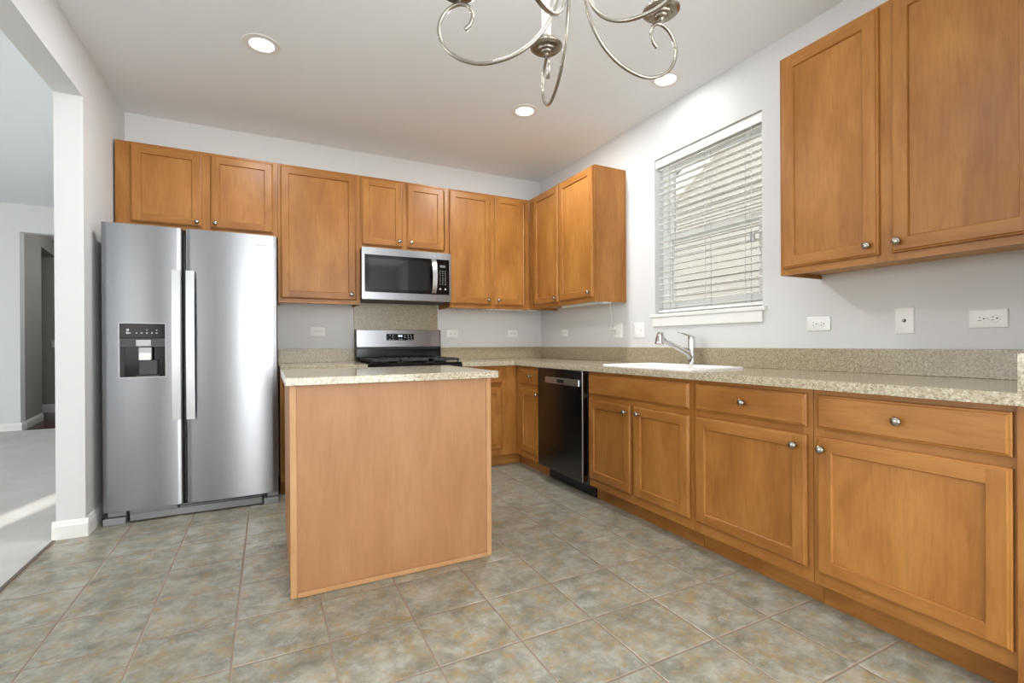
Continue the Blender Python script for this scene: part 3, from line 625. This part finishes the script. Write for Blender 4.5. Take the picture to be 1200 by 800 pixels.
b = MB(); b.box(-1.238 + mx, -1.190 + mx, -.4012 + my, -.4002 + my, 1.722 + mz, 1.742 + mz, M_LCDD); b.build('display', cp)
for i, x in enumerate((-1.237, -1.214, -1.191)):
    for z in (1.690, 1.672, 1.654, 1.632, 1.614, 1.596, 1.578): mb('button', M_MARK, x - .003, x + .003, -.401, -.4002, z - .0025, z + .0025, 0, cp)
for x in (-1.237, -1.190): mb('button', M_MARK, x - .007, x + .007, -.401, -.4002, 1.531, 1.543, 0, cp)

# ------------------------------------------------------------------ gas range
rg = thing('gas_range', 'stainless gas range with black cast-iron grates behind the island', 'range', (-1.514, -.35, 0))
rx, ry = 1.514, .35
def rb(name, m, x0, x1, y0, y1, z0, z1, bev=0, parent=None, **p):
    b = MB(); b.box(x0 + rx, x1 + rx, y0 + ry, y1 + ry, z0, z1, m, bev, 2); return b.build(name, parent or rg, **p)
RX0, RX1 = -1.8885, -1.1385
rb('body', M_DGRY, RX0, RX1, -.62, -.03, .08, .905)
rb('cooktop', M_BLK, RX0 + .002, RX1 - .002, -.655, -.105, .9055, .918, .004)
b = MB(); b.prism([(-.105 + ry, 1.043), (-.095 + ry, 1.188), (-.05 + ry, 1.192), (-.03 + ry, 1.188), (-.03 + ry, 1.043)], 'x', RX0 + .004 + rx, RX1 - .004 + rx, M_SS); bg_ = b.build('backguard', rg)
b = MB()
for xa, xb in ((RX0 - .001, RX0 + .0035), (RX1 - .0035, RX1 + .001)):
    b = MB(); b.prism([(-.110 + ry, .919), (-.108 + ry, 1.04), (-.099 + ry, 1.190), (-.05 + ry, 1.196), (-.029 + ry, 1.19), (-.029 + ry, .919)], 'x', xa + rx, xb + rx, M_BLKM); b.build('end_cap', bg_)
b = MB(); b.box(RX0 + .004 + rx, RX1 - .004 + rx, -.100 + ry, -.03 + ry, .919, 1.042, M_BLK, .002); b.box(RX0 + .01 + rx, RX1 - .01 + rx, -.112 + ry, -.1005 + ry, 1.026, 1.036, M_BLKM); b.build('vent_panel', rg)
b = MB()
def onbg(x0, x1, z0, z1, m, e=.002):
    ya = lambda z: -.105 + .010 * (z - 1.043) / .145 + ry
    b.prism([(ya(z0) - e, z0), (ya(z1) - e, z1), (ya(z1) + .001, z1), (ya(z0) + .001, z0)], 'x', x0 + rx, x1 + rx, m)
onbg(-1.632, -1.388, 1.100, 1.157, M_BLK); cpn = b.build('control_panel', rg)
b = MB(); onbg(-1.530, -1.492, 1.130, 1.147, M_LCD, .0028); b.build('display', cpn)
for x, z in ((-1.60, 1.143), (-1.575, 1.143), (-1.578, 1.127), (-1.605, 1.108), (-1.575, 1.108), (-1.47, 1.138), (-1.47, 1.124), (-1.44, 1.143), (-1.415, 1.143), (-1.44, 1.126), (-1.41, 1.126), (-1.435, 1.108), (-1.408, 1.108), (-1.52, 1.110), (-1.50, 1.110)):
    b = MB(); onbg(x - .005, x + .005, z - .003, z + .003, M_MARK, .0026); b.build('button', cpn)
for gx in (RX0 + .02, -1.638, RX1 - .245):   # three cast-iron grates
    b = MB(); w = .225; z0, z1 = .932, .950; gx_ = gx + rx; ya, yb2 = -.64 + ry, -.13 + ry
    for x in (gx_, gx_ + w - .012): b.box(x, x + .012, ya, yb2, z0, z1, M_IRON, .002)
    for y in (ya, (ya + yb2) / 2 - .006, yb2 - .012): b.box(gx_, gx_ + w, y, y + .012, z0 - .001, z1 - .001, M_IRON, .002)
    for yc in ((ya * 3 + yb2) / 4, (ya + 3 * yb2) / 4):
        b.box(gx_, gx_ + .085, yc - .005, yc + .005, z0, z1 + .003, M_IRON, .002); b.box(gx_ + w - .085, gx_ + w, yc - .005, yc + .005, z0, z1 + .003, M_IRON, .002)
        b.box(gx_ + w / 2 - .005, gx_ + w / 2 + .005, yc - .11, yc - .035, z0, z1 + .003, M_IRON, .002); b.box(gx_ + w / 2 - .005, gx_ + w / 2 + .005, yc + .035, yc + .11, z0, z1 + .003, M_IRON, .002)
    for x in (gx_ + .003, gx_ + w - .013):
        for y in (ya + .002, yb2 - .014): b.box(x, x + .01, y, y + .012, .9185, z0, M_IRON)
    b.build('grate', rg)
for gx in (RX0 + .02 + .1125, RX1 - .245 + .1125):
    for yc in (-.5125, -.2575):
        b = MB(); b.lathe([(.045, .9182), (.045, .924), (.038, .927), (.034, .933), (0, .9335)], M_IRON, Matrix.Translation((gx + rx, yc + ry, 0)), 20); b.build('burner', rg)
b = MB(); b.lathe([(.05, .9182), (.05, .924), (.042, .927), (.038, .932), (0, .9325)], M_IRON, Matrix.Translation((-1.5255 + rx, -.385 + ry, 0)), 20); b.build('burner', rg)
rb('control_strip', M_BLK, RX0, RX1, -.665, -.6205, .80, .9045, .004)
for k in range(5):
    b = MB(); b.lathe([(.02, 0), (.02, .018), (.017, .026), (0, .026)], M_SSM, Matrix.Translation((RX0 + .09 + k * .1425 + rx, -.6655 + ry, .856)) @ Matrix.Rotation(PI / 2, 4, 'X'), 18); b.build('control_knob', rg)
od = rb('oven_door', M_SS, RX0 + .003, RX1 - .003, -.66, -.6205, .24, .795, .004)
rb('oven_window', M_OVG, RX0 + .12, RX1 - .12, -.6625, -.6605, .36, .66, 0, od)
b = MB(); b.tube([(RX0 + .05 + rx, -.71 + ry, .75), (RX1 - .05 + rx, -.71 + ry, .75)], .011, M_SSM, 12)
for x in (RX0 + .07, RX1 - .07): b.tube([(x + rx, -.708 + ry, .75), (x + rx, -.6605 + ry, .75)], .008, M_SSM, 10)
b.build('handle', od)
rb('drawer', M_SS, RX0 + .003, RX1 - .003, -.657, -.6205, .095, .235, .004)
rb('plinth', M_BLKM, RX0 + .02, RX1 - .02, -.58, -.1, .0008, .0795)

# ------------------------------------------------------------------ dishwasher (faces -x)
dw = thing('dishwasher', 'dark stainless dishwasher with pocket handle between base cabinets', 'dishwasher', (-.61, -1.0625, 0), RZ)
wD = .610
b = MB(); b.box(.004, wD - .004, -.006, .56, .10, .870, M_DGRY); b.build('tub', dw)
b = MB(); b.box(.004, wD - .004, -.050, -.0065, .115, .8745, M_SSD, .004, 2); dd = b.build('door', dw)
b = MB(); b.box(wD - .0105, wD - .005, -.0515, -.045, .117, .872, M_SSM); b.build('edge_trim', dd, label='bright stainless edge of the dishwasher door')
b = MB(); b.box(.13, .575, -.0590, -.0508, .766, .812, M_SSM, .003, 2); b.build('handle', dd)
b = MB(); b.box(.30, .39, -.0600, -.0592, .776, .802, M_BLKM, .001); b.build('handle_pocket', dd)
b = MB(); b.box(.004, wD - .004, .058, .075, .002, .108, M_BLKM); b.build('toe_panel', dw)

# ------------------------------------------------------------------ sink and faucet
sk = thing('sink', 'white enamel drop-in sink set in the counter below the window', 'sink', (-.345, -2.135, .914))
b = MB(); X0, X1, Y0, Y1 = -.222, .222, -.375, .375
def rr(x0, x1, y0, y1, r, z, n=5):
    o = []
    for cx, cy, a in ((x1 - r, y1 - r, 0), (x0 + r, y1 - r, 90), (x0 + r, y0 + r, 180), (x1 - r, y0 + r, 270)):
        for k in range(n + 1): t = math.radians(a + 90 * k / n); o.append((cx + r * math.cos(t), cy + r * math.sin(t), z))
    return o
def loft(b, loops, m, cap=True):
    bm = bmesh.new(); rs = [[bm.verts.new(p) for p in l] for l in loops]
    for a, c in zip(rs, rs[1:]):
        for k in range(len(a)): bm.faces.new([a[k], a[(k + 1) % len(a)], c[(k + 1) % len(a)], c[k]])
    if cap: bm.faces.new(rs[-1])
    b.add(bm, m, None, True)
loft(b, [rr(X0 - .002, X1 + .002, Y0 - .002, Y1 + .002, .03, .0006), rr(X0, X1, Y0, Y1, .03, .009), rr(X0 + .01, X1 - .01, Y0 + .01, Y1 - .01, .03, .011), rr(X0 + .028, X1 - .028, Y0 + .028, Y1 - .028, .04, .008),
         rr(X0 + .034, X1 - .034, Y0 + .034, Y1 - .034, .04, -.004), rr(X0 + .045, X1 - .045, Y0 + .045, Y1 - .045, .05, -.17), rr(X0 + .08, X1 - .08, Y0 + .08, Y1 - .08, .05, -.185)], M_SINK); b.build('basin', sk)
b = MB(); b.lathe([(.042, -.1835), (.038, -.181), (.02, -.183), (0, -.1832)], M_CHR, None, 20); b.build('drain', sk)
fc = thing('faucet', 'chrome single-lever pull-out kitchen faucet behind the sink', 'faucet', (-.086, -2.085, .9143))
b = MB(); b.lathe([(.030, 0), (.030, .004), (.0255, .010), (.0235, .03), (.0225, .09), (.0225, .170), (.0215, .186), (.019, .192), (0, .194)], M_CHR, None, 28); b.build('body', fc)
b = MB(); d_ = Vector((-.235, 0, .095)); p0 = Vector((-.006, 0, .072)); pts = [p0 + Vector((-.0, 0, -.045)), p0 + Vector((-.012, 0, -.012)), p0 + Vector((-.035, 0, .012))] + [p0 + Vector((-.035, 0, .012)) + d_ * t for t in (.2, .5, .8, 1)]
b.tube(pts, [.018, .0205, .0195, .0165, .0155, .015, .0145], M_CHR, 16); b.build('spout', fc)
e = pts[-1]; b = MB(); Mh = Matrix.Translation(e + Vector((.004, 0, .012))) @ Matrix.Rotation(math.radians(10), 4, 'Y')
b.lathe([(0, .027), (.015, .026), (.023, .012), (.0245, -.005), (.0275, -.037), (.028, -.050), (.024, -.054), (0, -.054)], M_CHR, Mh, 24); b.build('spray_head', fc)
b = MB(); bm = bmesh.new(); prev = None
for k in range(9):
    t = k / 8; x = .004 - .120 * t; z = .186 + .004 * math.sin(t * 3) + .030 * t; w = .0155 - .006 * t; h = .0055 - .002 * t
    r = [bm.verts.new((x, -w, z - h)), bm.verts.new((x, w, z - h)), bm.verts.new((x, w * .7, z + h)), bm.verts.new((x, -w * .7, z + h))]
    if prev:
        for q in range(4): bm.faces.new([prev[q], prev[(q + 1) % 4], r[(q + 1) % 4], r[q]])
    else: bm.faces.new(r)
    prev = r
bm.faces.new(prev); b.add(bm, M_CHR, None, True); b.build('lever', fc)

# ------------------------------------------------------------------ outlets and switches (built facing -y in local frame)
def plate_mesh(w, h):
    b = MB(); loft(b, [rr(-w / 2, w / 2, -h / 2, h / 2, .004, 0, 3), rr(-w / 2, w / 2, -h / 2, h / 2, .004, .003, 3), rr(-w / 2 + .003, w / 2 - .003, -h / 2 + .003, h / 2 - .003, .004, .0055, 3)], M_WHT)
    for v in b.bm.verts: v.co = Vector((v.co.x, -v.co.z, v.co.y))
    return b
def recept(parent, cx, cz, horiz):
    b = MB(); M = Matrix.Translation((cx, -.0052, cz)) @ Matrix.Rotation(PI / 2, 4, 'X')
    b.lathe([(.0172, 0), (.0172, .0016), (.016, .0022), (0, .0022)], M_WHT, M, 24); r = b.build('receptacle', parent)
    b = MB(); y0, y1 = -.0079, -.0071
    def sl(a, c, w, h):
        if horiz: a, c, w, h = c, a, h, w
        b.box(cx + a - w / 2, cx + a + w / 2, y0, y1, cz + c - h / 2, cz + c + h / 2, M_SLOT)
    if horiz: sl(.0062, -.004, .0022, .0075); sl(-.0062, -.004, .0022, .0095); sl(0, .0085, .005, .005)
    else: sl(-.0062, .004, .0022, .0075); sl(.0062, .004, .0022, .0095); sl(0, -.0085, .005, .005)
    b.build('slots', r)
def outlet(label, loc, rotz, horiz=True):
    t = thing('wall_outlet', label, 'outlet', loc, rotz, 'duplex wall outlets'); w, h = (.118, .074) if horiz else (.074, .118)
    plate_mesh(w, h).build('plate', t)
    for s in (-.0195, .0195): recept(t, s if horiz else 0, 0 if horiz else s, horiz)
    b = MB(); b.lathe([(.003, 0), (.003, .001), (0, .0013)], M_LGRY, Matrix.Translation((0, -.0055, 0)) @ Matrix.Rotation(PI / 2, 4, 'X'), 10); b.build('screw', t)
    return t
e = -.0006
outlet('white horizontal duplex outlet on the back wall between refrigerator and range', (-2.186, e, 1.176), 0)
outlet('white horizontal duplex outlet on the back wall just right of the range', (-.985, e, 1.163), 0)
outlet('white horizontal duplex outlet on the back wall near the corner', (-.335, e, 1.166), 0)
outlet('white horizontal duplex outlet on the right wall near the corner', (e, -.45, 1.164), RZ)
outlet('white horizontal duplex outlet on the right wall just right of the window', (e, -2.849, 1.157), RZ)
outlet('white horizontal duplex outlet at the far right end of the counter', (e, -3.506, 1.152), RZ)
def rocker(parent, cx):
    b = MB(); b.prism([(-.0052, -.032), (-.0085, -.032), (-.0068, 0), (-.0060, .032), (-.0052, .032)], 'x', cx - .0155, cx + .0155, M_WHT); return b.build('rocker', parent)
t = thing('double_gang_outlet', 'white two-gang wall plate with outlet and lamp plug under the cabinet', 'outlet', (e, -1.243, 1.166), RZ)
plate_mesh(.118, .122).build('plate', t); rocker(t, .026)
for s in (-.0195, .0195): recept(t, -.024, s, False)
t2 = thing('switch_plate', 'white two-gang switch plate on the right wall left of the window', 'switch', (e, -1.495, 1.161), RZ)
plate_mesh(.118, .118).build('plate', t2); rocker(t2, -.024); b = MB(); b.box(.018, .032, -.0064, -.0055, -.016, .016, M_WHT); b.prism([(-.0063, -.004), (-.0165, .006), (-.0165, .010), (-.0063, .004)], 'x', .0215, .0285, M_WHT); b.build('toggle', t2)
t3 = thing('cable_plate', 'white upright wall plate with single coaxial jack', 'cable outlet', (e, -3.226, 1.157), RZ)
plate_mesh(.073, .120).build('plate', t3)
b = MB(); b.lathe([(.0075, 0), (.0075, .003), (.005, .0035), (.005, .010), (.002, .010), (0, .006)], M_NICK, Matrix.Translation((0, -.0055, 0)) @ Matrix.Rotation(PI / 2, 4, 'X'), 12); b.build('jack', t3)
t4 = thing('hall_switch', 'small switch plate on the dim hall wall seen through the opening', 'switch', (-5.63, 5.8994, 1.10), 0)
plate_mesh(.11, .115).build('plate', t4); rocker(t4, .024); rocker(t4, -.024)

# under-cabinet lights and cords
u1 = thing('under_cabinet_light', 'white slim lamp fixture beneath the right-wall upper cabinet', 'lamp', (-.165, -1.02, 1.4095))
b = MB(); b.box(-.045, .045, -.30, .30, -.030, -.0006, M_WHT, .004, 2); b.build('housing', u1); b = MB(); b.box(-.034, .034, -.26, .26, -.0335, -.0305, M_LGRY, .001); b.build('diffuser', u1)
u2 = thing('under_cabinet_light', 'white slim lamp fixture beneath the back-wall corner cabinet', 'lamp', (-.48, -.20, 1.4095))
b = MB(); b.box(-.25, .30, -.03, .03, -.028, -.0006, M_WHT, .004, 2); b.build('housing', u2); b = MB(); b.box(-.22, .27, -.022, .022, -.031, -.0285, M_LGRY, .001); b.build('diffuser', u2)
pc = thing('power_cord', 'thin white lamp cord hanging to the two-gang outlet with plug', 'cord', (-.0, -1.20, 1.19))
b = MB(); b.tube([(-.12, -.10, .205), (-.08, -.04, .19), (-.035, .0, .13), (-.02, .008, .06), (-.028, .012, .0), (-.035, -.005, -.02), (-.03, -.018, -.006)], .0028, M_CORD, 8); b.build('cable', pc)
b = MB(); b.box(-.030, -.009, -.034, -.006, -.018, .006, M_WHT, .004, 2); b.build('plug', pc)
wr = thing('loose_wiring', 'tangled brown and white low-voltage wires stapled under the back-wall cabinet', 'wire', (-.83, -.25, 1.385))
M_BRW = mat('brown_wire', srgb('#4A3222'), .6)
for m_, ph in ((M_BRW, 0), (M_CORD, 1.3)):
    b = MB(); b.tube([(-.26 + .5 * k / 40, .01 * math.sin(k * 1.1 + ph), -.006 - .007 * abs(math.sin(k * .83 + ph))) for k in range(41)], .0022, m_, 6); b.build('wire', wr)

# ------------------------------------------------------------------ recessed ceiling lights
def downlight(label, x, y, watts=20):
    t = thing('recessed_light', label, 'ceiling light', (x, y, H), 0, 'recessed ceiling lights')
    b = MB(); b.lathe([(.078, -.0035), (.098, -.0035), (.100, -.0008), (.078, -.0008)], M_TRIM, None, 36, False); b.build('trim_ring', t)
    b = MB(); b.lathe([(0, -.0042), (.06, -.0040), (.0775, -.0015), (.0775, -.0006), (0, -.0006)], M_LAMP, None, 36); b.build('lens', t)
    l = bpy.data.lights.new('downlight', 'AREA'); l.shape = 'DISK'; l.size = .14; l.energy = watts; l.color = (.95, .975, 1)
    o = bpy.data.objects.new('bulb', l); C.objects.link(o); o.parent = t; o.location = (0, 0, -.006)
downlight('round recessed ceiling light above the refrigerator side, leftmost lit one', -2.582, -1.315, 14)
downlight('round recessed ceiling light near the middle of the ceiling, lowest in the photo', -.886, -1.289)
downlight('round recessed ceiling light closest to the window, behind the chandelier arm', -.271, -2.055, 2)
# ------------------------------------------------------------------ chandelier
CX, CY = -1.8388, -3.3030
ch = thing('chandelier', 'brushed nickel five-arm scroll chandelier with white candle sleeves', 'chandelier', (CX, CY, H))
prof = [(.292, 1.919), (.277, 1.932), (.270, 1.957), (.282, 1.981), (.308, 1.990), (.338, 1.980), (.359, 1.955), (.366, 1.926), (.358, 1.893), (.335, 1.861), (.297, 1.836), (.250, 1.822), (.200, 1.824), (.150, 1.838), (.104, 1.866), (.070, 1.905), (.048, 1.950), (.037, 2.00), (.034, 2.06), (.040, 2.12), (.052, 2.17), (.046, 2.21), (.028, 2.215)]
def catmull(p, n=5):
    o = []; q = [p[0]] + list(p) + [p[-1]]
    for i in range(1, len(q) - 2):
        for k in range(n):
            t = k / n; o.append(tuple(.5 * ((2 * q[i][j]) + (-q[i - 1][j] + q[i + 1][j]) * t + (2 * q[i - 1][j] - 5 * q[i][j] + 4 * q[i + 1][j] - q[i + 2][j]) * t * t + (-q[i - 1][j] + 3 * q[i][j] - 3 * q[i + 1][j] + q[i + 2][j]) * t ** 3) for j in (0, 1)))
    o.append(p[-1]); return o
cp_ = catmull(prof)
for i in range(5):
    a = 2.511 - i * 2 * PI / 5; ca, sa = math.cos(a), math.sin(a)
    b = MB(); n_ = len(cp_); rad = [.0052 if k > 6 else .0048 + .0014 * (6 - k) / 6 for k in range(n_)]
    b.tube([(r * ca, r * sa, z - H) for r, z in cp_], rad, M_NICK, 12); arm = b.build('arm', ch)
    M = Matrix.Translation((.308 * ca, .308 * sa, 1.990 - H))
    b = MB(); b.lathe([(.0065, .002), (.0055, .012), (.008, .016), (.019, .018), (.020, .023), (.030, .024), (.031, .029), (.045, .031), (.0525, .037), (.053, .041), (.047, .038), (.030, .034), (.020, .036), (.014, .046), (.021, .052), (.029, .060), (.030, .064), (.020, .062), (.0145, .060), (0, .060)], M_NICK, M, 48, False); b.build('drip_dish', arm)
    b = MB(); b.lathe([(.0150, .061), (.0150, .165), (.0135, .168), (.007, .168), (0, .167)], M_SLV, M, 20); b.build('candle_sleeve', arm)
    b = MB(); b.lathe([(.006, .1685), (.010, .178), (.0155, .195), (.0165, .21), (.012, .232), (.005, .252), (0, .258)], M_SLV, M, 16); b.build('bulb', arm)
    l = bpy.data.lights.new('candle_light', 'POINT'); l.energy = 2.3; l.shadow_soft_size = .03; l.color = (.95, .975, 1)
    o = bpy.data.objects.new('candle_light', l); C.objects.link(o); o.parent = arm; o.location = (.308 * ca, .308 * sa, 2.30 - H)
b = MB(); b.lathe([(0, 2.055 - H), (.008, 2.058 - H), (.013, 2.07 - H), (.009, 2.085 - H), (.020, 2.10 - H), (.026, 2.13 - H), (.020, 2.17 - H), (.024, 2.19 - H), (.026, 2.23 - H), (.012, 2.25 - H), (.009, 2.30 - H), (.015, 2.33 - H), (.008, 2.36 - H), (.006, 2.42 - H), (0, 2.42 - H)], M_NICK, None, 24); b.build('centre_column', ch)
b = MB()
for k in range(9):
    zc_ = 2.432 - H + k * .031; pts = []
    for q in range(17): t = 2 * PI * q / 16; u, w_ = .011 * math.cos(t), .019 * math.sin(t); pts.append((u, 0, zc_ + w_) if k % 2 else (0, u, zc_ + w_))
    b.tube(pts, .0022, M_NICK, 6)
b.build('chain', ch)
b = MB(); b.lathe([(0, -.055), (.010, -.052), (.018, -.035), (.045, -.022), (.062, -.008), (.065, -.0006), (0, -.0006)], M_NICK, None, 32); b.build('canopy', ch)
